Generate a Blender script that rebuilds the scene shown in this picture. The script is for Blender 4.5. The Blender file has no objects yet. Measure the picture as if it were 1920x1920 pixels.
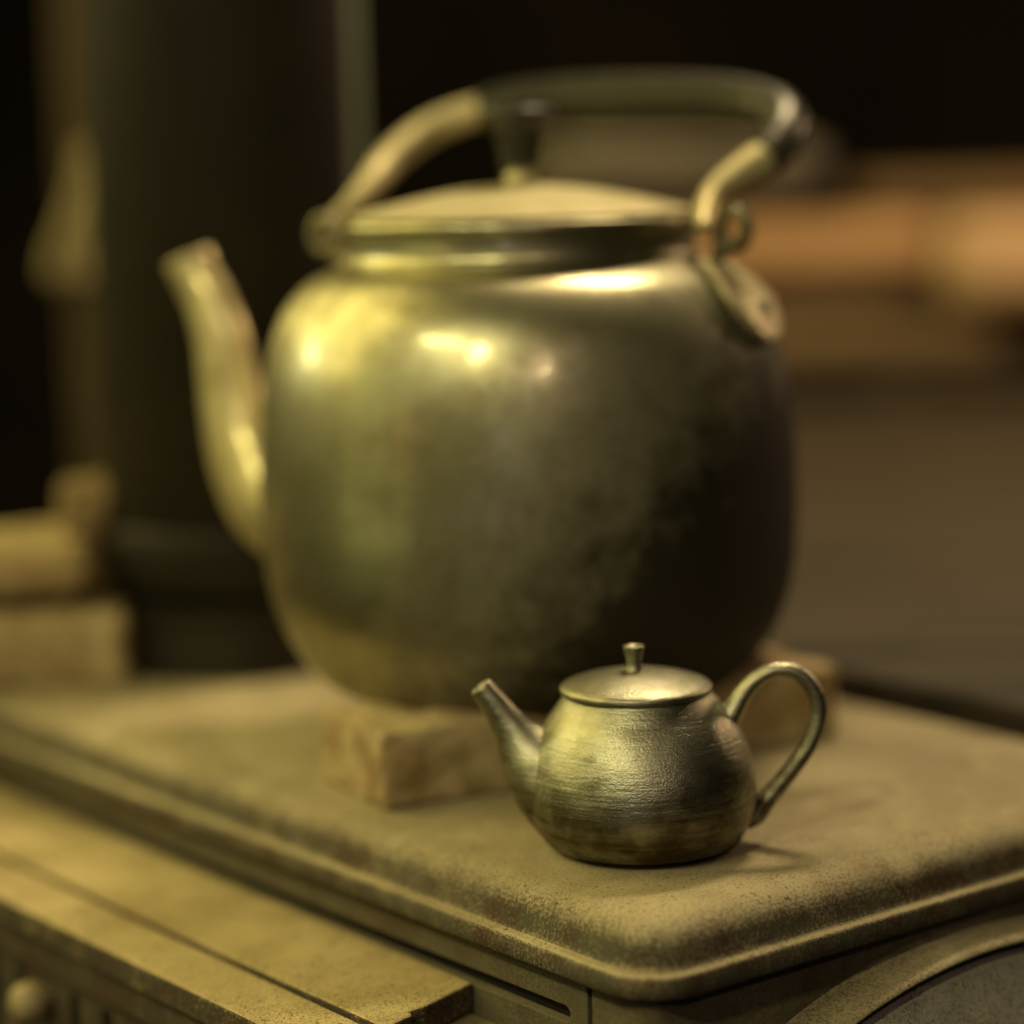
import bpy, bmesh, math, random
from mathutils import Vector, Matrix, noise as mnoise
random.seed(7)
SC = bpy.context.scene
COL = SC.collection

# ------------------------------------------------------------------ camera
FPX = 4560.0                                   # focal length in pixels of a 1920 px frame
CAM = Vector((0, 0, .22))
PITCH = math.atan(640 / FPX)
ROLL = math.radians(1.5)
FWD = Vector((0, math.cos(PITCH), -math.sin(PITCH)))
UP0 = Vector((0, math.sin(PITCH), math.cos(PITCH)))
R0 = Vector((1, 0, 0))
RGT = R0 * math.cos(ROLL) - UP0 * math.sin(ROLL)
UPV = UP0 * math.cos(ROLL) + R0 * math.sin(ROLL)
cd = bpy.data.cameras.new('camera')
cam = bpy.data.objects.new('camera', cd)
COL.objects.link(cam)
cam.matrix_world = Matrix(((RGT.x, UPV.x, -FWD.x, CAM.x), (RGT.y, UPV.y, -FWD.y, CAM.y),
                           (RGT.z, UPV.z, -FWD.z, CAM.z), (0, 0, 0, 1)))
cd.sensor_width = 36
cd.lens = 36 * FPX / 1920
cd.clip_start = .05
cd.clip_end = 50
cd.dof.use_dof = True
cd.dof.focus_distance = .752
cd.dof.aperture_fstop = 2.6
SC.camera = cam

# ------------------------------------------------------------------ world, lamps, exposure
w = bpy.data.worlds.new('World')
SC.world = w
w.use_nodes = True
w.node_tree.nodes['Background'].inputs[0].default_value = (.030, .024, .008, 1)
w.node_tree.nodes['Background'].inputs[1].default_value = .15
SC.view_settings.view_transform = 'Standard'
SC.view_settings.look = 'None'
SC.view_settings.gamma = 1
SC.view_settings.exposure = .22
SC.cycles.use_denoising = True
SC.cycles.max_bounces = 8
SC.cycles.sample_clamp_indirect = 4


def lamp(name, loc, target, sx, sy, power, color, shape='RECTANGLE', spin=0):
    d = bpy.data.lights.new(name, 'AREA')
    d.shape = shape
    d.size = sx
    if shape in ('RECTANGLE', 'ELLIPSE'):
        d.size_y = sy
    d.energy = power
    d.color = color
    o = bpy.data.objects.new(name, d)
    COL.objects.link(o)
    o.location = loc
    q = (Vector(target) - Vector(loc)).to_track_quat('-Z', 'Y')
    o.rotation_euler = (q.to_matrix() @ Matrix.Rotation(spin, 3, 'Z')).to_euler()
    return o


lamp('overhead_lamp', (.30, 1.40, 1.15), (.02, .85, 0), .30, .10, 10.5, (1, .78, .44), spin=math.radians(35))
lamp('left_lamp', (-1.30, 1.40, 1.10), (-.1, .85, 0), 2.0, 1.4, 26.0, (1, .82, .25))
lamp('front_lamp', (-.84, -.06, 1.04), (0, .9, .12), .42, .045, 4.2, (1, .90, .44))
lamp('front_lamp', (-.47, -.30, .90), (0, .9, .12), .07, .04, 4.8, (1, .88, .44))
lamp('low_left_lamp', (-1.1, 1.30, .44), (-.1, .93, .12), .09, .09, .9, (.95, .95, .60), 'DISK')
lamp('small_front_lamp', (.18, -.45, .74), (0, .9, .12), .07, .07, 1.5, (1, .74, .52), 'DISK')
lamp('left_wall_glow', (-1.5, .25, .35), (0, .9, .1), 1.0, 1.2, 1.9, (.88, .86, .32))
lamp('orange_glint_lamp', (-.93, .17, .19), (0, .9, .12), .06, .06, .07, (1, .40, .20), 'DISK')  # unseen lamp added for a small orange reflection on the kettle
lamp('blue_glint_lamp', (-.25, -.34, .08), (0, .9, .12), .10, .22, .16, (.62, .66, .80))  # unseen panel added to give the kettle a pale bluish reflection
lamp('bench_lamp', (1.15, 1.7, .60), (.50, 2.15, .05), .2, .2, 7.0, (1, .66, .38))


# ------------------------------------------------------------------ pixel helpers (measured from the photograph)
def ray(x, y):
    return RGT * ((x - 960) / FPX) + UPV * ((960 - y) / FPX) + FWD


def onp(x, y, P, n):
    d = ray(x, y)
    return CAM + d * ((Vector(P) - CAM).dot(n) / d.dot(n))


def onz(x, y, z):
    return onp(x, y, (0, 0, z), Vector((0, 0, 1)))


def ony(x, y, yy):
    return onp(x, y, (0, yy, 0), Vector((0, 1, 0)))


# ------------------------------------------------------------------ object helpers
def thing(name, label, cat, loc=(0, 0, 0), rz=0, group=None):
    o = bpy.data.objects.new(name, None)
    COL.objects.link(o)
    o.empty_display_size = .02
    o.location = loc
    o.rotation_euler = (0, 0, rz)
    tag(o, label, cat, group)
    return o


def tag(o, label, cat, group=None):
    o['label'] = label
    o['category'] = cat
    if group:
        o['group'] = group
    return o


def link(name, bm, mat, parent=None, smooth=True, bevel=0, segs=2, sub=0):
    me = bpy.data.meshes.new(name)
    bmesh.ops.recalc_face_normals(bm, faces=bm.faces)
    bm.to_mesh(me)
    bm.free()
    me.materials.append(mat)
    for p in me.polygons:
        p.use_smooth = smooth
    o = bpy.data.objects.new(name, me)
    COL.objects.link(o)
    if parent is not None:
        o.parent = parent
    if bevel:
        m = o.modifiers.new('bevel', 'BEVEL')
        m.width = bevel
        m.segments = segs
        m.limit_method = 'ANGLE'
        m.angle_limit = math.radians(35)
        m.harden_normals = False
    if sub:
        m = o.modifiers.new('sub', 'SUBSURF')
        m.levels = sub
        m.render_levels = sub
    return o


def spline(pts, n):
    """Catmull-Rom through tuples of any length, n steps a span."""
    out = []
    P = [pts[0]] + list(pts) + [pts[-1]]
    for i in range(1, len(P) - 2):
        a, b, c, d = P[i - 1], P[i], P[i + 1], P[i + 2]
        for k in range(n):
            t = k / n
            out.append(tuple(.5 * (2 * b[j] + (c[j] - a[j]) * t + (2 * a[j] - 5 * b[j] + 4 * c[j] - d[j]) * t * t
                                   + (3 * b[j] - a[j] - 3 * c[j] + d[j]) * t ** 3) for j in range(len(b))))
    out.append(tuple(pts[-1]))
    return out


def lathe(prof, n=96, centre=None, wob=0):
    """prof: (r, z); centre(z) -> x offset."""
    bm = bmesh.new()
    rings = []
    for r, z in prof:
        if r < 1e-6:
            rings.append([bm.verts.new((centre(z) if centre else 0, 0, z))])
            continue
        ring = []
        for k in range(n):
            a = 2 * math.pi * k / n
            rr = r
            if wob:
                rr *= 1 + wob * mnoise.noise(Vector((math.cos(a) * 1.3, math.sin(a) * 1.3, z * 40)))
            ring.append(bm.verts.new((rr * math.cos(a) + (centre(z) if centre else 0), rr * math.sin(a), z)))
        rings.append(ring)
    for A, B in zip(rings, rings[1:]):
        if len(A) == 1 and len(B) == 1:
            continue
        for k in range(n):
            if len(A) == 1:
                bm.faces.new((A[0], B[(k + 1) % n], B[k]))
            elif len(B) == 1:
                bm.faces.new((A[k], A[(k + 1) % n], B[0]))
            else:
                bm.faces.new((A[k], A[(k + 1) % n], B[(k + 1) % n], B[k]))
    if len(rings[0]) > 1:
        bm.faces.new(rings[0])
    if len(rings[-1]) > 1:
        bm.faces.new(rings[-1][::-1])
    return bm


def tube(path, n=28, flat=1.0, side=None, open_tip=0):
    """path: (x, y, z, r); flat scales the radius along 'side'. open_tip bores the first end."""
    bm = bmesh.new()
    pts = [Vector(p[:3]) for p in path]
    rings = []
    ref = Vector(side) if side else Vector((0, 1, 0))
    for i, p in enumerate(pts):
        t = (pts[min(i + 1, len(pts) - 1)] - pts[max(i - 1, 0)]).normalized()
        s = (ref - t * ref.dot(t)).normalized()
        u = t.cross(s)
        r = path[i][3]
        rings.append([bm.verts.new(p + s * (r * flat * math.cos(a)) + u * (r * math.sin(a)))
                      for a in (2 * math.pi * k / n for k in range(n))])
    if open_tip:
        t = (pts[1] - pts[0]).normalized()
        r0 = path[0][3]
        inner = []
        for q, dep in ((open_tip, 0), (open_tip * .93, r0 * .25), (open_tip * .9, r0 * 1.6)):
            inner.append([bm.verts.new(pts[0] + (v.co - pts[0]) * q + t * dep) for v in rings[0]])
        rings = inner[::-1] + rings
    for A, B in zip(rings, rings[1:]):
        for k in range(n):
            bm.faces.new((A[k], A[(k + 1) % n], B[(k + 1) % n], B[k]))
    bm.faces.new(rings[0])
    bm.faces.new(rings[-1][::-1])
    return bm


def box(bm, x0, x1, y0, y1, z0, z1):
    vs = [bm.verts.new((x, y, z)) for x in (x0, x1) for y in (y0, y1) for z in (z0, z1)]
    for f in ((0, 1, 3, 2), (4, 6, 7, 5), (0, 4, 5, 1), (2, 3, 7, 6), (0, 2, 6, 4), (1, 5, 7, 3)):
        bm.faces.new([vs[i] for i in f])


def boxes(*bs):
    bm = bmesh.new()
    for b in bs:
        box(bm, *b)
    return bm


def prism(outline, d0, d1, axis):
    """outline of 2D points extruded along axis ('x': points are (y,z); 'y': points are (x,z); 'z': (x,y))."""
    bm = bmesh.new()

    def P(a, b, d):
        return {'x': (d, a, b), 'y': (a, d, b), 'z': (a, b, d)}[axis]
    A = [bm.verts.new(P(a, b, d0)) for a, b in outline]
    B = [bm.verts.new(P(a, b, d1)) for a, b in outline]
    n = len(A)
    for k in range(n):
        bm.faces.new((A[k], A[(k + 1) % n], B[(k + 1) % n], B[k]))
    bm.faces.new(A[::-1])
    bm.faces.new(B)
    return bm


# ------------------------------------------------------------------ materials
def new_mat(name):
    m = bpy.data.materials.new(name)
    m.use_nodes = True
    nt = m.node_tree
    return m, nt, nt.nodes['Principled BSDF']


def nd(nt, t, **kw):
    n = nt.nodes.new(t)
    for k, v in kw.items():
        setattr(n, k, v)
    return n


def coords(nt, scale=(1, 1, 1)):
    tc = nd(nt, 'ShaderNodeTexCoord')
    mp = nd(nt, 'ShaderNodeMapping')
    mp.inputs['Scale'].default_value = scale
    nt.links.new(tc.outputs['Object'], mp.inputs['Vector'])
    return mp.outputs['Vector']


def noise(nt, vec, scale, detail=3, rough=.55, dist=0):
    n = nd(nt, 'ShaderNodeTexNoise')
    n.inputs['Scale'].default_value = scale
    n.inputs['Detail'].default_value = detail
    n.inputs['Roughness'].default_value = rough
    n.inputs['Distortion'].default_value = dist
    nt.links.new(vec, n.inputs['Vector'])
    return n.outputs['Fac']


def ramp(nt, fac, stops):
    n = nd(nt, 'ShaderNodeValToRGB')
    cr = n.color_ramp
    while len(cr.elements) < len(stops):
        cr.elements.new(.5)
    for e, (p, c) in zip(cr.elements, stops):
        e.position = p
        e.color = (c, c, c, 1) if isinstance(c, (int, float)) else (*c, 1)
    nt.links.new(fac, n.inputs['Fac'])
    return n.outputs['Color']


def mixc(nt, fac, a, b, mode='MIX'):
    n = nd(nt, 'ShaderNodeMix', data_type='RGBA', blend_type=mode)
    for s, v in ((n.inputs[0], fac), (n.inputs[6], a), (n.inputs[7], b)):
        if isinstance(v, (int, float)):
            s.default_value = v
        elif isinstance(v, tuple):
            s.default_value = (*v, 1)
        else:
            nt.links.new(v, s)
    return n.outputs[2]


def math_(nt, op, a, b=0.0, clamp=False):
    n = nd(nt, 'ShaderNodeMath', operation=op)
    n.use_clamp = clamp
    for s, v in ((n.inputs[0], a), (n.inputs[1], b)):
        if isinstance(v, (int, float)):
            s.default_value = v
        else:
            nt.links.new(v, s)
    return n.outputs[0]


def bump(nt, h, strength, dist, prev=None):
    n = nd(nt, 'ShaderNodeBump')
    n.inputs['Strength'].default_value = strength
    n.inputs['Distance'].default_value = dist
    nt.links.new(h, n.inputs['Height'])
    if prev is not None:
        nt.links.new(prev, n.inputs['Normal'])
    return n.outputs['Normal']


def dusty_iron(name, dust=(.385, .33, .205), iron=(.075, .068, .045), lo=.32, hi=.97, base_dust=.14, top=.80):
    """cast iron under a layer of dust on whatever faces up, thinned on steep edges to paint in shade."""
    m, nt, b = new_mat(name)
    v = coords(nt)
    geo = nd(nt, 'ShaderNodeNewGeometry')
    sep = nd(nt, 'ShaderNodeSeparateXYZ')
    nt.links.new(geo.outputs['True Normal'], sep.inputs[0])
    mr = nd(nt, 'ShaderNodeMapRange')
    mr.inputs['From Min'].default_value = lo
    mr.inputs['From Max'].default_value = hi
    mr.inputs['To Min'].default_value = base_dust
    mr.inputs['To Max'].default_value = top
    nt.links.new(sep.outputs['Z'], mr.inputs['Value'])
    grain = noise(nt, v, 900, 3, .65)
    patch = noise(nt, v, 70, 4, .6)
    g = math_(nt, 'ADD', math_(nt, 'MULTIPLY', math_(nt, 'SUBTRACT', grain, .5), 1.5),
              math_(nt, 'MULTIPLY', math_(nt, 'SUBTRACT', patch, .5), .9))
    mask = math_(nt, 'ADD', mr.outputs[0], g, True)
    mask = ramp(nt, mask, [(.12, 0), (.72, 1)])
    cloud = noise(nt, v, 17, 6, .65, .6)
    dcol = mixc(nt, ramp(nt, cloud, [(.35, 0), (.70, 1)]), dust, tuple(c * k for c, k in zip(dust, (.60, .56, .52))))
    rust = noise(nt, v, 45, 5, .7)
    icol = mixc(nt, ramp(nt, rust, [(.46, 0), (.60, .85)]), iron, (.060, .033, .017))
    c = mixc(nt, mask, icol, dcol)
    spots = noise(nt, v, 420, 2, .5)
    sp_where = noise(nt, v, 25, 2, .5)
    spf = math_(nt, 'MULTIPLY', ramp(nt, spots, [(.63, 0), (.70, 1)]), ramp(nt, sp_where, [(.42, .1), (.62, .9)]))
    c = mixc(nt, spf, c, (.05, .036, .020))
    pepper = noise(nt, v, 1150, 2, .6)
    where = noise(nt, v, 38, 3, .6)
    pf = math_(nt, 'MULTIPLY', ramp(nt, pepper, [(.54, 0), (.63, 1)]), ramp(nt, where, [(.34, .15), (.62, .85)]))
    c = mixc(nt, pf, c, (.075, .058, .034))
    nt.links.new(c, b.inputs['Base Color'])
    b.inputs['Roughness'].default_value = .85
    b.inputs['Specular IOR Level'].default_value = .25
    n1 = bump(nt, patch, .35, .0012)
    n2 = bump(nt, grain, .55, .0006, n1)
    nt.links.new(n2, b.inputs['Normal'])
    return m


def worn_metal(name, light=(.42, .395, .265), dark=(.25, .225, .135), sharp=.20, soft=.42, mix=.35, metallic=1.0, bumps=(), side_shade=False, brown_base=False):
    """worn metal: a sharper and a softer reflection mixed, tarnish in patches, one side painted darker as shade."""
    m, nt, b = new_mat(name)
    v = coords(nt)
    t1 = noise(nt, v, 16, 5, .62, .6)
    t2 = noise(nt, v, 75, 5, .65)
    tf = math_(nt, 'ADD', math_(nt, 'MULTIPLY', t1, .65), math_(nt, 'MULTIPLY', t2, .35))
    col = mixc(nt, ramp(nt, tf, [(.44, 0), (.62, 1)]), light, dark)
    met = None
    if side_shade:  # shade painted into the colour, darker to the right and low down
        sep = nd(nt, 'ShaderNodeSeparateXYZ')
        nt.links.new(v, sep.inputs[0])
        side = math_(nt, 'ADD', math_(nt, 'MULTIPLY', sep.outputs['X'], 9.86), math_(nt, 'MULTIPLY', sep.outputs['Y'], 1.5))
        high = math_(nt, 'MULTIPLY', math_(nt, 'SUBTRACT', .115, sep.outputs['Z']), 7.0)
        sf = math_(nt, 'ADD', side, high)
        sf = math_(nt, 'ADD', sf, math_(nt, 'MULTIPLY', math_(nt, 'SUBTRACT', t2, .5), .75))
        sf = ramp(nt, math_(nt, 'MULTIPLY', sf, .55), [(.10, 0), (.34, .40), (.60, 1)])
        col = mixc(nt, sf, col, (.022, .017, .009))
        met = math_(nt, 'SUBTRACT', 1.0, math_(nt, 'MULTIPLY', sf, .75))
    if brown_base:                                   # lower belly turns darker brown towards the base, in brushed bands
        sep = nd(nt, 'ShaderNodeSeparateXYZ')
        nt.links.new(v, sep.inputs[0])
        band = noise(nt, coords(nt, (1, 1, 7)), 28, 4, .6, .5)
        sf = math_(nt, 'ADD', math_(nt, 'MULTIPLY', math_(nt, 'SUBTRACT', .029, sep.outputs['Z']), 27.0),
                   math_(nt, 'MULTIPLY', math_(nt, 'SUBTRACT', band, .5), 1.9))
        sf = math_(nt, 'ADD', sf, math_(nt, 'MULTIPLY', math_(nt, 'SUBTRACT', t2, .5), 1.6))
        sf = ramp(nt, sf, [(-.15, 0), (.80, 1)])
        col = mixc(nt, sf, col, (.080, .058, .028))
    b2 = nd(nt, 'ShaderNodeBsdfPrincipled')
    out = nt.nodes['Material Output']
    for s_, r in ((b, soft), (b2, sharp)):
        nt.links.new(col, s_.inputs['Base Color'])
        s_.inputs['Metallic'].default_value = metallic
        s_.inputs['Specular IOR Level'].default_value = .3
        if met is not None:
            nt.links.new(met, s_.inputs['Metallic'])
        rr = math_(nt, 'ADD', math_(nt, 'MULTIPLY', math_(nt, 'SUBTRACT', tf, .5), .35), r, True)
        if side_shade:
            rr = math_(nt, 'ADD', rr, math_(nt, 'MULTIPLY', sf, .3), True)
        nt.links.new(rr, s_.inputs['Roughness'])
    mx = nd(nt, 'ShaderNodeMixShader')
    mx.inputs[0].default_value = mix
    nt.links.new(b.outputs[0], mx.inputs[1])
    nt.links.new(b2.outputs[0], mx.inputs[2])
    nt.links.new(mx.outputs[0], out.inputs['Surface'])
    prev = None
    for stretch, sc, st, ds in bumps:
        vv = coords(nt, (1, 1, stretch)) if stretch != 1 else v
        prev = bump(nt, noise(nt, vv, sc, 3, .6), st, ds, prev)
    if prev is not None:
        nt.links.new(prev, b.inputs['Normal'])
        nt.links.new(prev, b2.inputs['Normal'])
    return m


def plain(name, c1, c2, scale=30, rough=.6, spec=.4, metal=0, bmp=.3, bd=.001, stretch=(1, 1, 1)):
    m, nt, b = new_mat(name)
    v = coords(nt, stretch)
    f = noise(nt, v, scale, 5, .6, .3)
    nt.links.new(mixc(nt, ramp(nt, f, [(.35, 0), (.68, 1)]), c1, c2), b.inputs['Base Color'])
    b.inputs['Roughness'].default_value = rough
    b.inputs['Specular IOR Level'].default_value = spec
    b.inputs['Metallic'].default_value = metal
    nt.links.new(bump(nt, noise(nt, v, scale * 8, 3), bmp, bd), b.inputs['Normal'])
    return m


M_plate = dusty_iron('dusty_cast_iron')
M_arch = dusty_iron('speckled_arch_iron', iron=(.07, .055, .035), top=.66)
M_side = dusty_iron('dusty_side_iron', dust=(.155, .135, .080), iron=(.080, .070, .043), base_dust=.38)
M_dim = dusty_iron('dark_vent_iron', dust=(.20, .16, .09), iron=(.040, .034, .022), base_dust=.12)
M_door = dusty_iron('grey_door_iron', dust=(.42, .40, .35), iron=(.22, .21, .19), base_dust=.5)
M_ledge = dusty_iron('dusty_ledge_iron', dust=(.52, .42, .22), iron=(.05, .043, .028), base_dust=.06)
M_black = plain('soot_black', (.006, .005, .004), (.012, .010, .007), 60, .7, .2)
M_kettle = worn_metal('worn_brass', sharp=.17, soft=.42, mix=.18, bumps=((1, 220, .08, .0006),), side_shade=True)
M_spout = worn_metal('dull_spout_brass', light=(.68, .60, .34), dark=(.44, .37, .19), sharp=.20, soft=.50, mix=.30, metallic=.75)
M_lid = worn_metal('dull_lid_brass', light=(.54, .48, .29), dark=(.42, .36, .21), sharp=.32, soft=.6, mix=.2, metallic=.5)
M_grip = worn_metal('dark_grip', light=(.045, .042, .028), dark=(.026, .024, .016), sharp=.30, soft=.48, mix=.5, metallic=.25)
M_arm = worn_metal('bright_arm_brass', light=(.68, .60, .34), dark=(.50, .43, .23), sharp=.34, soft=.56, mix=.3, metallic=.65)
M_ear = worn_metal('dark_ear_brass', light=(.25, .22, .125), dark=(.12, .105, .055), sharp=.3, soft=.55, mix=.3, metallic=.7)
M_knob = plain('black_plastic', (.012, .011, .008), (.02, .018, .012), 40, .35, .5)
M_pot = worn_metal('silver_glaze', light=(.37, .36, .27), dark=(.14, .13, .085), sharp=.26, soft=.44, mix=.36, brown_base=True,
                   bumps=((28, 22, .42, .0005), (10, 160, .25, .0003), (1, 600, .22, .0003), (1, 1700, .75, .00026)))
M_brick = plain('tan_firebrick', (.46, .37, .21), (.22, .14, .06), 48, .9, .2, 0, .6, .002)
M_clay = plain('brown_clay', (.27, .20, .10), (.17, .115, .05), 40, .9, .2)
M_pipe = plain('black_stovepipe', (.012, .0095, .005), (.019, .0145, .008), 18, .6, .22, 0, .2, .001)
M_wood = plain('orange_timber', (.50, .31, .15), (.34, .19, .085), 14, .7, .3, 0, .3, .001, (1, 8, 8))
M_beam = plain('brown_timber', (.18, .115, .055), (.10, .065, .03), 14, .7, .3, 0, .3, .001, (1, 8, 8))
M_pale = plain('lit_orange_timber', (.56, .37, .21), (.44, .28, .15), 14, .7, .3, 0, .3, .001, (1, 8, 8))  # paler copy of the orange timber for the lit right end
M_bench2 = plain('dark_bench_board', (.06, .045, .028), (.022, .015, .009), 6, .65, .35, 0, .3, .001, (1, 6, 6))
M_bench = plain('brown_bench_board', (.060, .045, .028), (.020, .0135, .008), 5, .65, .35, 0, .3, .001, (1, 7, 7))
M_dark = plain('dark_gap', (.03, .022, .013), (.05, .035, .02), 14, .7, .3)
M_wall = plain('dark_plaster', (.012, .0082, .0036), (.005, .0034, .0016), 3, .9, .2)
M_floor = plain('dark_concrete', (.006, .0036, .0018), (.004, .0024, .0012), 5, .8, .3)
M_sack = plain('pale_sackcloth', (.17, .15, .115), (.10, .085, .06), 20, .85, .2)
M_shape = plain('pale_tan', (.36, .29, .155), (.16, .12, .06), 26, .9, .2)
M_post = plain('brown_post', (.075, .050, .022), (.045, .03, .014), 12, .8, .3)

# ------------------------------------------------------------------ structure: floor, wall
fl = link('floor', boxes((-4, 4, -1.5, 3.6, -.72, -.70)), M_floor, None, False)
fl['kind'] = 'structure'
wl = link('wall', boxes((-4, 4, 3.6, 3.75, -.72, 2.4)), M_wall, None, False)
wl['kind'] = 'structure'

# ------------------------------------------------------------------ wood stove
STO = Vector((.0355, .6769, 0))
AZ = math.radians(52.4)
RZ = math.pi / 2 - AZ                      # local x runs along the right edge of the plate, local y along the left edge
W, L = .280, .575
stove = thing('wood_stove', 'dusty cast iron wood stove with rounded top plate and arched front', 'stove', STO, RZ)


def rrect(d, z, rc, n=12):
    """rounded rectangle inset by d from the plate outline."""
    pts = []
    for cx, cy, a0 in ((d + rc, d + rc, 180), (W - d - rc, d + rc, 270), (W - d - rc, L - d - rc, 0), (d + rc, L - d - rc, 90)):
        for k in range(n + 1):
            a = math.radians(a0 + 90 * k / n)
            pts.append((cx + rc * math.cos(a), cy + rc * math.sin(a), z))
    return pts


prof = [(.020, -.0222), (.0010, -.0222), (.0, -.0213), (0, -.0158), (.0004, -.0151), (.0012, -.0148), (.0028, -.0147), (.0038, -.0142), (.0043, -.0132)]
for k in range(1, 13):
    a = math.radians(90 * k / 12)
    prof.append((.0186 - .0140 * math.cos(a) ** .85, -.0128 + .0124 * math.sin(a) ** .92))
prof += [(.0235, -.0001), (.032, 0)]
bm = bmesh.new()
rings = []
for d, z in prof:
    rings.append([bm.verts.new(p) for p in rrect(d, z, .019 - .12 * d)])
for A, B in zip(rings, rings[1:]):
    n = len(A)
    for k in range(n):
        bm.faces.new((A[k], A[(k + 1) % n], B[(k + 1) % n], B[k]))
bm.faces.new(rings[0][::-1])
bm.faces.new(rings[-1])
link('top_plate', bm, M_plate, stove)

link('body', boxes((.0112, W - .014, .0156, L - .014, -.70, -.0224)), M_black, stove, False)
# side panel with a long slot under its top rail
ol = [(.0360, -.0233), (L - .02, -.0233), (L - .02, -.0342)]
for k in range(9):
    a = math.radians(90 + 180 * k / 8)
    ol.append((.0470 + .0026 * math.cos(a), -.0368 + .0026 * math.sin(a)))
ol += [(L - .02, -.0394), (L - .02, -.40), (.0360, -.40)]
link('side_panel', prism(ol, .0068, .0111, 'x'), M_side, stove, False, .0004)
ol = [(.0111, .0345), (.0072, .0345)]
for k in range(7):
    a = math.radians(180 + 90 * k / 6)
    ol.append((.0152 + .0080 * math.cos(a), .0152 + .0080 * math.sin(a)))
ol += [(W - .012, .0072), (W - .012, .0155), (.0111, .0155)]
link('corner_panel', prism(ol, -.70, -.0226, 'z'), M_side, stove, True, .0006)

# arched surround and door on the right-hand face
CX = .141


def arch(name, prof, R, mat, amax=36, n=72):
    """prof: (radial offset from R, how far it stands out of the face)."""
    bm = bmesh.new()
    rows = []
    for k in range(n + 1):
        a = math.radians(-amax + 2 * amax * k / n)
        rows.append([bm.verts.new((CX + (R + dr) * math.sin(a), .0072 - o, ZC + (R + dr) * math.cos(a))) for dr, o in prof])
    for A, B in zip(rows, rows[1:]):
        for i in range(len(A) - 1):
            bm.faces.new((A[i], A[i + 1], B[i + 1], B[i]))
    bm.faces.new(rows[0])
    bm.faces.new(rows[-1][::-1])
    return link(name, bm, mat, stove)


RA = .2186
ZC = -.2508
arch('arch_moulding', [(.0042, -.001), (.0040, .0004), (.0034, .003), (.0022, .009), (.0010, .0145), (.0002, .0160), (-.0006, .0158), (-.0010, .0150), (-.0012, -.001)],
     RA, M_arch)
door = arch('door_frame', [(-.0044, -.001), (-.0044, .0125), (-.0048, .0132), (-.0060, .0142), (-.024, .0236), (-.0255, .0240), (-.0262, .0234), (-.0266, -.001)],
            RA, M_door)
bm = bmesh.new()
vs = []
for k in range(49):
    a = math.radians(-36 + 72 * k / 48)
    vs.append(bm.verts.new((CX + (RA - .0262) * math.sin(a), .0020, ZC + (RA - .0262) * math.cos(a))))
bm.faces.new(vs)
g = link('door_glass', bm, M_black, stove, False)
sol = g.modifiers.new('thickness', 'SOLIDIFY')
sol.thickness = .003

# ledge along the left-hand side: two boards with a gap, vent panel and knob below
ZL = -.0385
ol = [(.0062, .0935), (.0062, L - .03), (-.0392, L - .03), (-.0392, .078), (-.026, .0815), (-.0245, .085), (-.018, .0855)]
link('ledge_board', prism(ol, ZL - .010, ZL, 'z'), M_ledge, stove, False, .0009)
link('ledge_board', boxes((-.066, -.0415, .070, L - .03, ZL - .010, ZL - .0004)), M_ledge, stove, False, .0012)
link('ledge_base', boxes((-.0635, .0062, .080, L - .03, ZL - .022, ZL - .0102)), M_dim, stove, False, .001)
bs = [(-.0605, -.0545, .084, L - .03, ZL - .0265, ZL - .0222)]
y = .084
slots = [.1945, .2176, .2411, .2826, .306, .3295, .353, .3765, .40]
edges = [.084]
for s in slots:
    if s + .006 < L - .03:
        edges += [s - .0038, s + .0038]
edges.append(L - .03)
for a, b_ in zip(edges[0::2], edges[1::2]):
    bs.append((-.0605, -.0545, a, b_, -.20, ZL - .0266))
link('vent_panel', boxes(*bs), M_dim, stove, False)
link('vent_backing', boxes((-.0535, .0062, .084, L - .03, -.30, ZL - .0222)), M_black, stove, False)
kb = lathe(spline([(.0, -.004), (.004, -.004), (.0036, .001), (.0062, .003), (.0074, .0072), (.0062, .0112), (.0026, .0135), (0, .0138)], 5), 40)
ko = link('knob', kb, plain('pale_knob', (.34, .27, .15), (.27, .21, .11), 40, .5, .4), stove)
kp = onp(42, 1882, STO + Vector((math.cos(RZ), math.sin(RZ), 0)) * -.07, Vector((math.cos(RZ), math.sin(RZ), 0)))
ko.rotation_euler = (0, -math.pi / 2, 0)
kl = Matrix.Rotation(-RZ, 3, 'Z') @ (kp - STO)
ko.location = (-.0605, kl.y, kl.z)

# ------------------------------------------------------------------ stovepipe
PC = Vector((-.128, 1.116, 0))
pipe = thing('stovepipe', 'wide dark stovepipe rising from the stove behind the kettle spout', 'stovepipe', PC)
link('pipe_section', lathe([(.058, .065), (.0588, .066), (.0588, 1.6), (.0, 1.6)], 96), M_pipe, pipe)
link('flange', lathe(spline([(.0, .0005), (.0605, .0005), (.0622, .003), (.0622, .012), (.0612, .0145), (.0600, .016), (.0596, .030),
                             (.0596, .032), (.054, .0325)], 3), 96), M_pipe, pipe)
link('collar', lathe([(.054, .036), (.0590, .0362), (.0606, .038), (.0610, .060), (.0604, .0635), (.0588, .0665)], 96), M_pipe, pipe)

# ------------------------------------------------------------------ bricks


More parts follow.
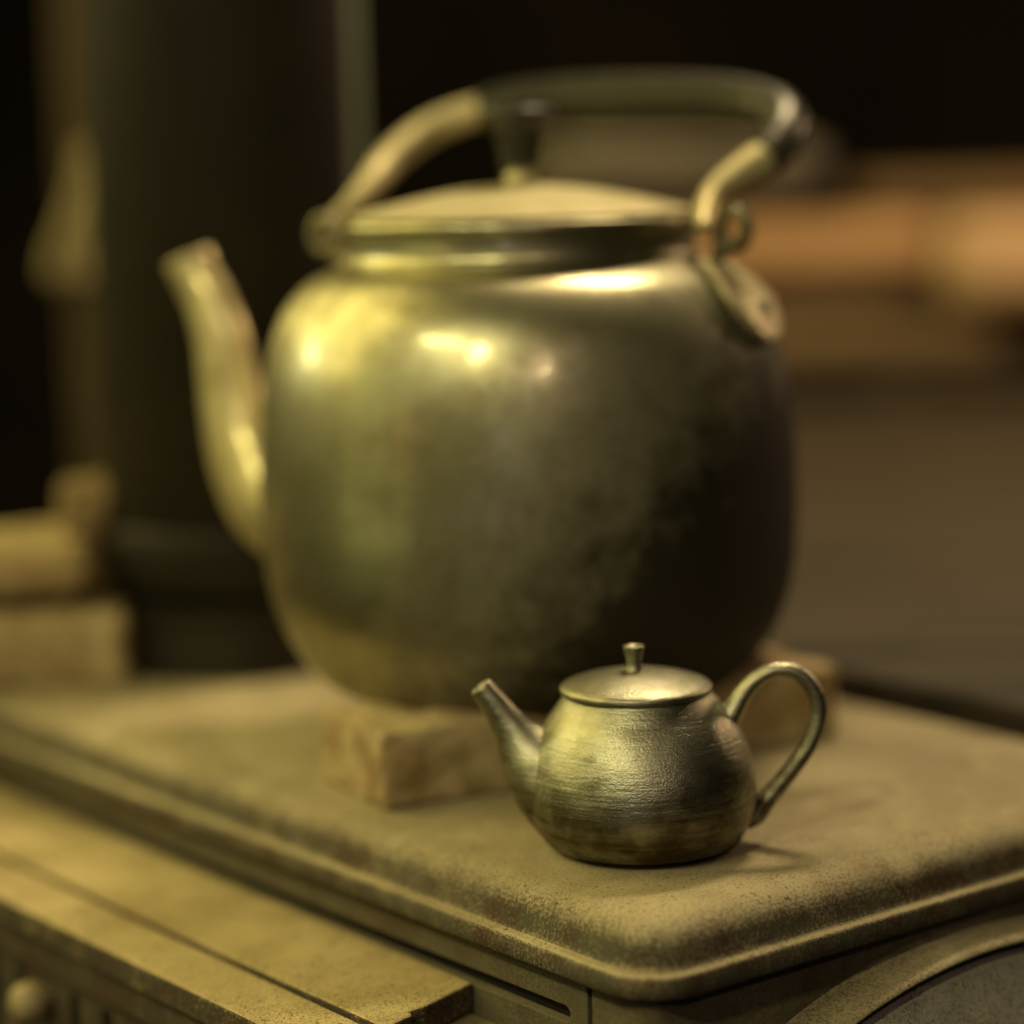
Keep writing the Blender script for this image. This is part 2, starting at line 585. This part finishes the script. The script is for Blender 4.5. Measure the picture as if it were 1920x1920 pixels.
def brick(name, label, loc, rz, lx, ly, lz, group=None, rnd=.004, mat=None):
    bm = bmesh.new()
    bmesh.ops.create_cube(bm, size=1)
    bmesh.ops.subdivide_edges(bm, edges=bm.edges[:], cuts=27, use_grid_fill=True)
    for v in bm.verts:
        c = Vector([.5 * math.sin(math.pi * k) for k in v.co])     # grid crowded towards the arrises
        p = Vector((c.x * lx, c.y * ly, (c.z + .5) * lz))
        # keep the grid dense at the arrises and round them off irregularly
        q = Vector((max(abs(c.x) * lx - (lx / 2 - rnd), 0), max(abs(c.y) * ly - (ly / 2 - rnd), 0), max(abs(c.z) * lz - (lz / 2 - rnd), 0)))
        ln = q.length
        if ln > rnd:
            k = (ln - rnd) / ln
            p -= Vector((math.copysign(q.x * k, c.x), math.copysign(q.y * k, c.y), math.copysign(q.z * k, c.z)))
        s = mnoise.noise(p * 60 + Vector((lx * 70, ly * 90, 0))) + .5 * mnoise.noise(p * 190)
        if c.z > -.49:
            p += Vector((c.x, c.y, c.z)) * s * .0042
        v.co = p
    o = link(name, bm, mat or M_brick, None, True)
    o.location = loc
    o.rotation_euler = (0, 0, rz)
    tag(o, label, 'brick', group)
    return o


GB = 'pale firebricks lying on the stove top'
BA = math.radians(29)
bx, by = Vector((math.cos(BA), math.sin(BA), 0)), Vector((-math.sin(BA), math.cos(BA), 0))
b0 = Vector((-.0470, .8247, 0))
BL, BW, BH = .196, .052, .0280
brick('firebrick', 'tan firebrick lying under the kettle, its end just left of the little teapot', b0 + bx * BL / 2 + by * BW / 2, BA, BL, BW, BH, GB, .0022)
brick('firebrick', 'rear tan firebrick under the kettle, hidden but for its rounded right end', b0 + bx * (BL - .075) + by * (BW + .036), BA, .135, .060, BH - .0005, GB, .012)
brick('firebrick', 'lower tan brick of the stack left of the stovepipe', (-.254, 1.090, 0), math.radians(4), .160, .090, .0325, GB, .006)
brick('firebrick', 'upper tan brick of the stack left of the stovepipe', (-.261, 1.098, .0392), math.radians(-3), .150, .085, .0225, GB, .010)
tl = link('shadow_spacer', boxes((-.062, .062, -.034, .034, 0, .0066)), M_dim, None, False, .001)  # dark slab added for the shadow between the stacked bricks
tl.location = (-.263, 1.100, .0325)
tag(tl, 'thin dark spacer added as the shadow between the two stacked tan bricks', 'shadow_spacer')

bk = brick('block', 'small brown block lying on top of the two stacked bricks', ony(163, 958, 1.105), math.radians(6), .024, .03, .0235, None, .005, M_clay)
bk['category'] = 'block'
bk.location.z = .0615

# ------------------------------------------------------------------ big kettle
KY = .932
KB = .0282
base_c = Vector((.0066, KY, KB))
TH = math.radians(26)
kettle = thing('kettle', 'large worn brass coloured kettle with tilted bail handle, standing on firebrick', 'kettle', base_c, -TH)


def kxc(y):
    return 990 - (820 - y) * .026


def kpt(y, r):
    a = ony(kxc(y) - r, y, KY)
    b = ony(kxc(y) + r, y, KY)
    return ((b - a).length / 2, (a.z + b.z) / 2 - KB)


body_px = [(1266, 350), (1238, 405), (1165, 458), (1080, 488), (985, 499), (880, 501), (800, 499), (710, 491), (640, 477), (580, 455), (535, 422),
           (508, 385), (494, 352)]
pr = [(.0, .0), (.050, 0), (.058, .0006), (.063, .0035)] + [kpt(y, r) for y, r in body_px] + [kpt(487, 338), kpt(484, 332)]
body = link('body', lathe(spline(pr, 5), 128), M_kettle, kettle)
pr = [kpt(489, 336), kpt(484, 337), kpt(480, 332), kpt(470, 327), kpt(440, 327), kpt(434, 330), kpt(428, 336), kpt(420, 338), kpt(412, 336), kpt(408, 328), kpt(408, 300)]
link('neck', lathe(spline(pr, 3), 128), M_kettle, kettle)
pr = [kpt(408, 300), kpt(407, 317), kpt(403, 322), kpt(399, 322), kpt(393, 303), kpt(383, 262), kpt(370, 205), kpt(357, 140), kpt(349, 80),
      kpt(346, 30), (0, kpt(345.5, 30)[1])]
lid = link('lid', lathe(spline(pr, 3), 128, None), M_lid, kettle)
pr = [kpt(351, 26), kpt(342, 29), kpt(334, 30), kpt(326, 27), kpt(320, 22), kpt(314, 22), (0, kpt(313, 24)[1])]
link('knob_stem', lathe(spline(pr, 3), 40), M_lid, lid)
pr = [(0, kpt(315, 10)[1]), kpt(315, 30), kpt(307, 37), kpt(275, 42), kpt(240, 50), kpt(224, 63), kpt(214, 68), kpt(206, 66), kpt(202, 56), kpt(203, 30), (0, kpt(204, 1)[1])]
link('knob', lathe(spline(pr, 3), 48), M_knob, lid)

inv = (Matrix.Translation(base_c) @ Matrix.Rotation(-TH, 4, 'Z')).inverted()
AXD = Vector((math.cos(TH), -math.sin(TH), 0))          # from the spout side to the other side
PRP = Vector((math.sin(TH), math.cos(TH), 0))
SPN = PRP


def onsp(x, y):
    return inv @ onp(x, y, base_c, SPN)


pxk = (base_c - CAM).dot(FWD) / FPX
sp = [(354, 484, 49), (367, 515, 46), (394, 568, 48), (417, 640, 53), (430, 720, 58), (447, 800, 68), (474, 870, 82), (514, 930, 98), (566, 965, 108)]
path = []
for x, y, r in sp:
    P = onsp(x, y)
    path.append((P.x, P.y, P.z, r * pxk * 1.04))
link('spout', tube(spline(path, 6), 40, .86, (0, 1, 0), .86), M_spout, kettle)

# bail handle: lies in a plane through the two ears that leans away from the camera
PHI = math.radians(60)
earz = ony(970, 425, KY).z
EC = Vector((base_c.x, KY, earz))
lean = (PRP * math.sin(PHI) + Vector((0, 0, 1)) * math.cos(PHI))
HN = AXD.cross(lean).normalized()


def onh(x, y):
    return inv @ onp(x, y, EC, HN)


hp3 = [(1318, 428, 15), (1319, 402, 19), (1336, 366, 24), (1378, 333, 31), (1425, 303, 36), (1440, 292, 37)]
hp = [(1428, 301, 37.2), (1440, 291, 39), (1467, 256, 43), (1467, 222, 45), (1434, 199, 44), (1370, 188, 46), (1270, 184, 47), (1150, 185, 47), (1040, 190, 45),
      (960, 198, 42), (902, 210, 37)]
hp2 = [(918, 203, 27), (870, 216, 28), (800, 246, 29), (737, 294, 29), (696, 342, 25), (664, 376, 18), (636, 398, 12), (616, 414, 9), (610, 432, 8)]
for nm, pts, mt in (('grip', hp, M_grip), ('handle_arm', hp3, M_arm), ('handle_arm', hp2, M_arm)):
    path = []
    for x, y, r in pts:
        P = onh(x, y)
        dd = ((Matrix.Translation(base_c) @ Matrix.Rotation(-TH, 4, 'Z') @ P) - CAM).dot(FWD) / FPX
        path.append((P.x, P.y, P.z, r * dd))
    link(nm, tube(spline(path, 6), 28, 1.0, (.1, 1, 0)), mt, kettle)


def radius_at(z):
    q = spline([kpt(y, r) for y, r in body_px], 6)
    return min(q, key=lambda s: abs(s[1] - z))[0]


for sgn in (1, -1):
    # ear: leaf-shaped plate on the shoulder, strap rising to a loop round the end of the handle
    z0 = kpt(575, 300)[1]
    bm = bmesh.new()
    nu, nv = 20, 12
    rows = []
    zt, zb = kpt(500, 300)[1], kpt(640, 300)[1]
    for i in range(nu + 1):
        t = i / nu
        z = zt + (zb - zt) * t
        wd = .0185 * (math.sin(math.pi * (t * .86 + .14)) ** .6 if t < 1 else 0) + .0012
        row = []
        for j in range(nv + 1):
            s = (j / nv * 2 - 1) * wd
            rr = radius_at(z) + .0012
            a = s / rr
            row.append(bm.verts.new((sgn * rr * math.cos(a), rr * math.sin(a), z)))
        rows.append(row)
    for A, B in zip(rows, rows[1:]):
        for j in range(nv):
            bm.faces.new((A[j], A[j + 1], B[j + 1], B[j]))
    ear = link('ear_plate', bm, M_lid, kettle)
    so = ear.modifiers.new('thickness', 'SOLIDIFY')
    so.thickness = .0032
    so.offset = 1 if sgn == 1 else -1
    zz = kpt(580, 300)[1]
    rv = lathe(spline([(.0032, -.002), (.0032, .0006), (.0022, .0018), (0, .0022)], 4), 24)
    ro = link('rivet', rv, M_kettle, ear)
    nrm = Vector((sgn * .80, 0, .60))
    ro.rotation_euler = nrm.to_track_quat('Z', 'Y').to_euler()
    ro.location = Vector((sgn * (radius_at(zz) + .004), 0, zz + .001))
    ez = earz - KB
    st = [(radius_at(zt) - .002, zt - .001), (.0805, zt + .004), (.0795, (zt + ez) / 2 + .001), (.0808, ez - .001), (.0848, ez + .0040), (.0895, ez + .0025), (.0908, ez - .003),
          (.0885, ez - .0075), (.0842, ez - .0078), (.0812, ez - .0045)]
    path = [(sgn * a, 0, b_, .0025) for a, b_ in st]
    link('ear_loop', tube(spline(path, 6), 20, 1.5, (0, 1, 0)), M_ear, kettle)

# ------------------------------------------------------------------ little teapot
TP = onz(1207, 1585, 0)
pot = thing('teapot', 'little hand made silver teapot with loop handle near the plate corner', 'teapot', TP)
pxt = (TP - CAM).dot(FWD) / FPX


def tpt(y, r):
    c = 1207
    a = ony(c - r, y, TP.y)
    b = ony(c + r, y, TP.y)
    return ((b - a).length / 2, (a.z + b.z) / 2)


def tloc(x, y, dy=0):
    P = ony(x, y, TP.y + dy)
    return P - TP


prp = [(1585, 163), (1571, 178), (1556, 192), (1534, 205), (1508, 214), (1475, 217), (1435, 212), (1392, 199), (1355, 180), (1325, 158), (1303, 142)]
pr = [(0, .0008), (.020, .0008), (.0208, .0), (.0222, .0), (.0232, .0013), (.0262, .0028)] + [tpt(y, r) for y, r in prp[1:]] + [tpt(1296, 134), tpt(1296, 120)]


def tcx(z):
    return (-5 * pxt) * min(max((z / .05), 0), 1)


link('body', lathe(spline(pr, 6), 144, tcx, .012), M_pot, pot)
pr = [tpt(1297, 120), tpt(1297, 138), tpt(1294, 142.5), tpt(1289, 143.5), tpt(1284, 141.5), tpt(1278, 132), tpt(1269, 105), tpt(1261, 70), tpt(1256, 35), (0, tpt(1254, 1)[1])]
tlid = link('lid', lathe(spline(pr, 5), 120, lambda z: -9 * pxt, .008), M_pot, pot)
pr = [tpt(1259, 19), tpt(1254, 16), tpt(1243, 14), tpt(1232, 15.5), tpt(1221, 18), tpt(1213, 19.6), tpt(1210, 18.8), tpt(1211, 14), tpt(1213.5, 10), (0, tpt(1214, 1)[1])]
link('knob', lathe(spline(pr, 4), 40, lambda z: -11.5 * pxt, .03), M_pot, tlid)
sp = [(901, 1287, 22), (919, 1310, 25), (941, 1340, 29.5), (961, 1368, 38), (979, 1393, 51), (999, 1417, 69), (1030, 1442, 94), (1075, 1472, 112)]
path = [(*tloc(x, y), r * pxt) for x, y, r in sp]
link('spout', tube(spline(path, 7), 40, 1.0, (0, 1, 0), .72), M_pot, pot)
hp = [(1350, 1362, 32), (1372, 1334, 23), (1393, 1300, 18), (1418, 1273, 15.5), (1450, 1257, 14.5), (1488, 1258, 14.5), (1515, 1278, 15), (1532, 1308, 15.5), (1535, 1345, 15.5),
      (1520, 1390, 15.5), (1492, 1432, 16), (1459, 1473, 17), (1433, 1503, 19), (1417, 1526, 20), (1396, 1540, 17)]
path = [(*tloc(x, y), r * pxt) for x, y, r in hp]
link('handle', tube(spline(path, 7), 28, 1.25, (0, 1, 0)), M_pot, pot)

# ------------------------------------------------------------------ background on the right: bench, timbers, sack
ZB = .008
bench = thing('workbench', 'blurred brown board topped workbench beyond the stove', 'workbench', (.70, 1.75, -.70))
EXW = Vector((math.cos(RZ), math.sin(RZ)))
y0 = .875
i = 0

def bench_edge(y):                                   # the bench follows the back of the stove
    return max(STO.x + W * EXW.x - EXW.y * (y - STO.y - W * EXW.y) / EXW.x + .010, .02)


y0 = .80
while y0 < 2.25:
    y1 = y0 + .122
    x1 = 1.10 + .01 * (i % 3)
    zt = ZB - .0015 * (i % 2)
    ol = [(bench_edge(y0) - .70, y0 - 1.75), (x1 - .70, y0 - 1.75), (x1 - .70, y1 - 1.75), (bench_edge(y1) - .70, y1 - 1.75)]
    link('board', prism(ol, zt - .028 + .70, zt + .70, 'z'), M_bench if i % 3 else M_bench2, bench, False, .003)
    y0 += .125
    i += 1
link('apron', boxes((-.30, .40, .66, .69, ZB - .16 + .70, ZB - .0295 + .70)), M_bench, bench, False, .004)
for sx, sy in ((-.30, .74), (.36, .74), (.36, -.60), (-.25, .10)):
    link('leg', boxes((sx, sx + .07, sy, sy + .05, 0, ZB - .0305 + .70)), M_bench, bench, False, .004)

YB = 2.1
for _ in range(12):
    YB *= (CAM.z - ZB) / (CAM.z - ony(1650, 738, YB).z)
YB = min(YB, 2.25)
def bar(name, label, cat, xl, xr, yt, yb, Y, dep, mat, group=None, ends=True):
    a, b_ = ony(xl, yb, Y), ony(xr, yb, Y)
    zt = ony((xl + xr) / 2, yt, Y).z
    zb = ony((xl + xr) / 2, yb, Y).z
    cx = (a.x + b_.x) / 2
    bm = boxes((-(b_.x - a.x) / 2, (b_.x - a.x) / 2, 0, dep, 0, zt - zb))
    o = link(name, bm, mat, None, True, min(.028, (zt - zb) * .38), 5)
    o.location = (cx, Y, zb)
    o.rotation_euler = (0, 0, 0)
    tag(o, label, cat, group)
    return o


GT = 'timbers stacked on the bench'
bar('timber', 'black strip standing for the dark gap under the timber stack', 'timber', 1000, 2150, 698, 738, YB - .10, .09, M_dark, GT)  # dark strip added where there is only a shaded gap
bar('timber', 'shorter brown beam between black gap strip and long orange beam', 'timber', 1100, 1885, 600, 697, YB - .10, .09, M_beam, GT)
bar('timber', 'thin strip standing for the dark gap under the long orange beam', 'timber', 1050, 2000, 578, 599, YB - .09, .08, M_dark, GT)  # another dark filler, drawn for the gap line between beams
bar('timber', 'long orange beam with a brown board under it in the timber stack', 'timber', 900, 1760, 418, 528, YB - .11, .10, M_wood, GT)
bar('timber', 'thin brown board between the long orange beam and the dark gap strip', 'timber', 930, 1745, 534, 577, YB - .10, .09, M_beam, GT)
bar('timber', 'short orange beam end, coloured paler as lit, at the far right of the timber stack', 'timber', 1772, 2250, 402, 577, YB - .13, .12, M_pale, GT)
bar('timber', 'dim brown offcut lying on top of the orange timbers', 'timber', 1600, 2150, 330, 401, YB - .05, .06, M_beam, GT)
sc = lathe(spline([(0, 0), (.016, 0), (.019, .006), (.012, .013), (0, .015)], 5), 24, None, .5)
so_ = link('offcut', sc, M_sack, None, True)
so_.location = onz(1690, 752, ZB)
tag(so_, 'small pale scrap lying on the workbench before the timbers', 'scrap')

# sack lying along the beam
bm = bmesh.new()
bmesh.ops.create_uvsphere(bm, u_segments=48, v_segments=24, radius=1)
sa, sb = ony(985, 385, YB - .06), ony(1545, 372, YB - .06)
for v in bm.verts:
    c = v.co
    e = .55
    q = Vector([math.copysign(abs(k) ** e, k) for k in c])
    q = Vector((q.x * (sb.x - sa.x) / 2, q.y * .055, q.z * .030 * (1 - .35 * max(c.x, 0) ** 3)))
    q += Vector((0, 0, 1)) * .008 * mnoise.noise(q * 22) + Vector((1, 0, 0)) * .008 * mnoise.noise(q * 18 + Vector((5, 0, 0)))
    v.co = q
sack = link('sack', bm, M_sack, None, True)
sack.location = ((sa.x + sb.x) / 2, YB - .06, ony(1260, 388, YB - .06).z + .034)
tag(sack, 'pale grey sack like bundle lying on the orange beam behind the kettle handle', 'sack')

# ------------------------------------------------------------------ background on the left: post, pale tapering shape, pale block
PY = 1.62
a, b_ = ony(128, 600, PY), ony(212, 600, PY)
post = link('post', boxes((-(b_.x - a.x) / 2, (b_.x - a.x) / 2, 0, .06, 0, 2.4)), M_post, None, False, .004)
post.location = ((a.x + b_.x) / 2, PY, -.70)
tag(post, 'narrow brown upright post in the dark left of the stovepipe', 'post')
cl = [(176, 275, 17), (174, 340, 24), (170, 400, 34), (160, 460, 48), (154, 505, 52), (156, 522, 46)]
bm = bmesh.new()
rows = []
for x, y, hw in [tuple(q) for q in spline(cl, 5)]:
    row = []
    for j in range(17):
        s = j / 16 * 2 - 1
        P = ony(x + hw * s, y, PY - .012)
        row.append(bm.verts.new((P.x, P.y - .006 * math.cos(s * 7 + y * .01) - .004, P.z)))
    rows.append(row)
for A, B in zip(rows, rows[1:]):
    for j in range(16):
        bm.faces.new((A[j], A[j + 1], B[j + 1], B[j]))
pale_shape = link('pale_shape', bm, M_shape, None, True)
so = pale_shape.modifiers.new('thickness', 'SOLIDIFY')
so.thickness = .005
tag(pale_shape, 'pale tapering shape in the dark left of the stovepipe', 'pale_shape')

# pale bar added in place of the bright highlight on the stovepipe edge
pa, pb = ony(590, 200, 1.26), ony(680, 200, 1.26)
highlight_bar = link('highlight_bar', lathe([(0, 0), (.0115, 0), (.0115, 2.3), (0, 2.3)], 40), plain('pipe_highlight', (.34, .42, .29), (.28, .34, .23), 20, .55, .3), None)
highlight_bar.location = ((pa.x + pb.x) / 2, 1.26, -.70)
tag(highlight_bar, 'thin grey green bar standing for the highlight along the dark stovepipe edge', 'highlight_bar')
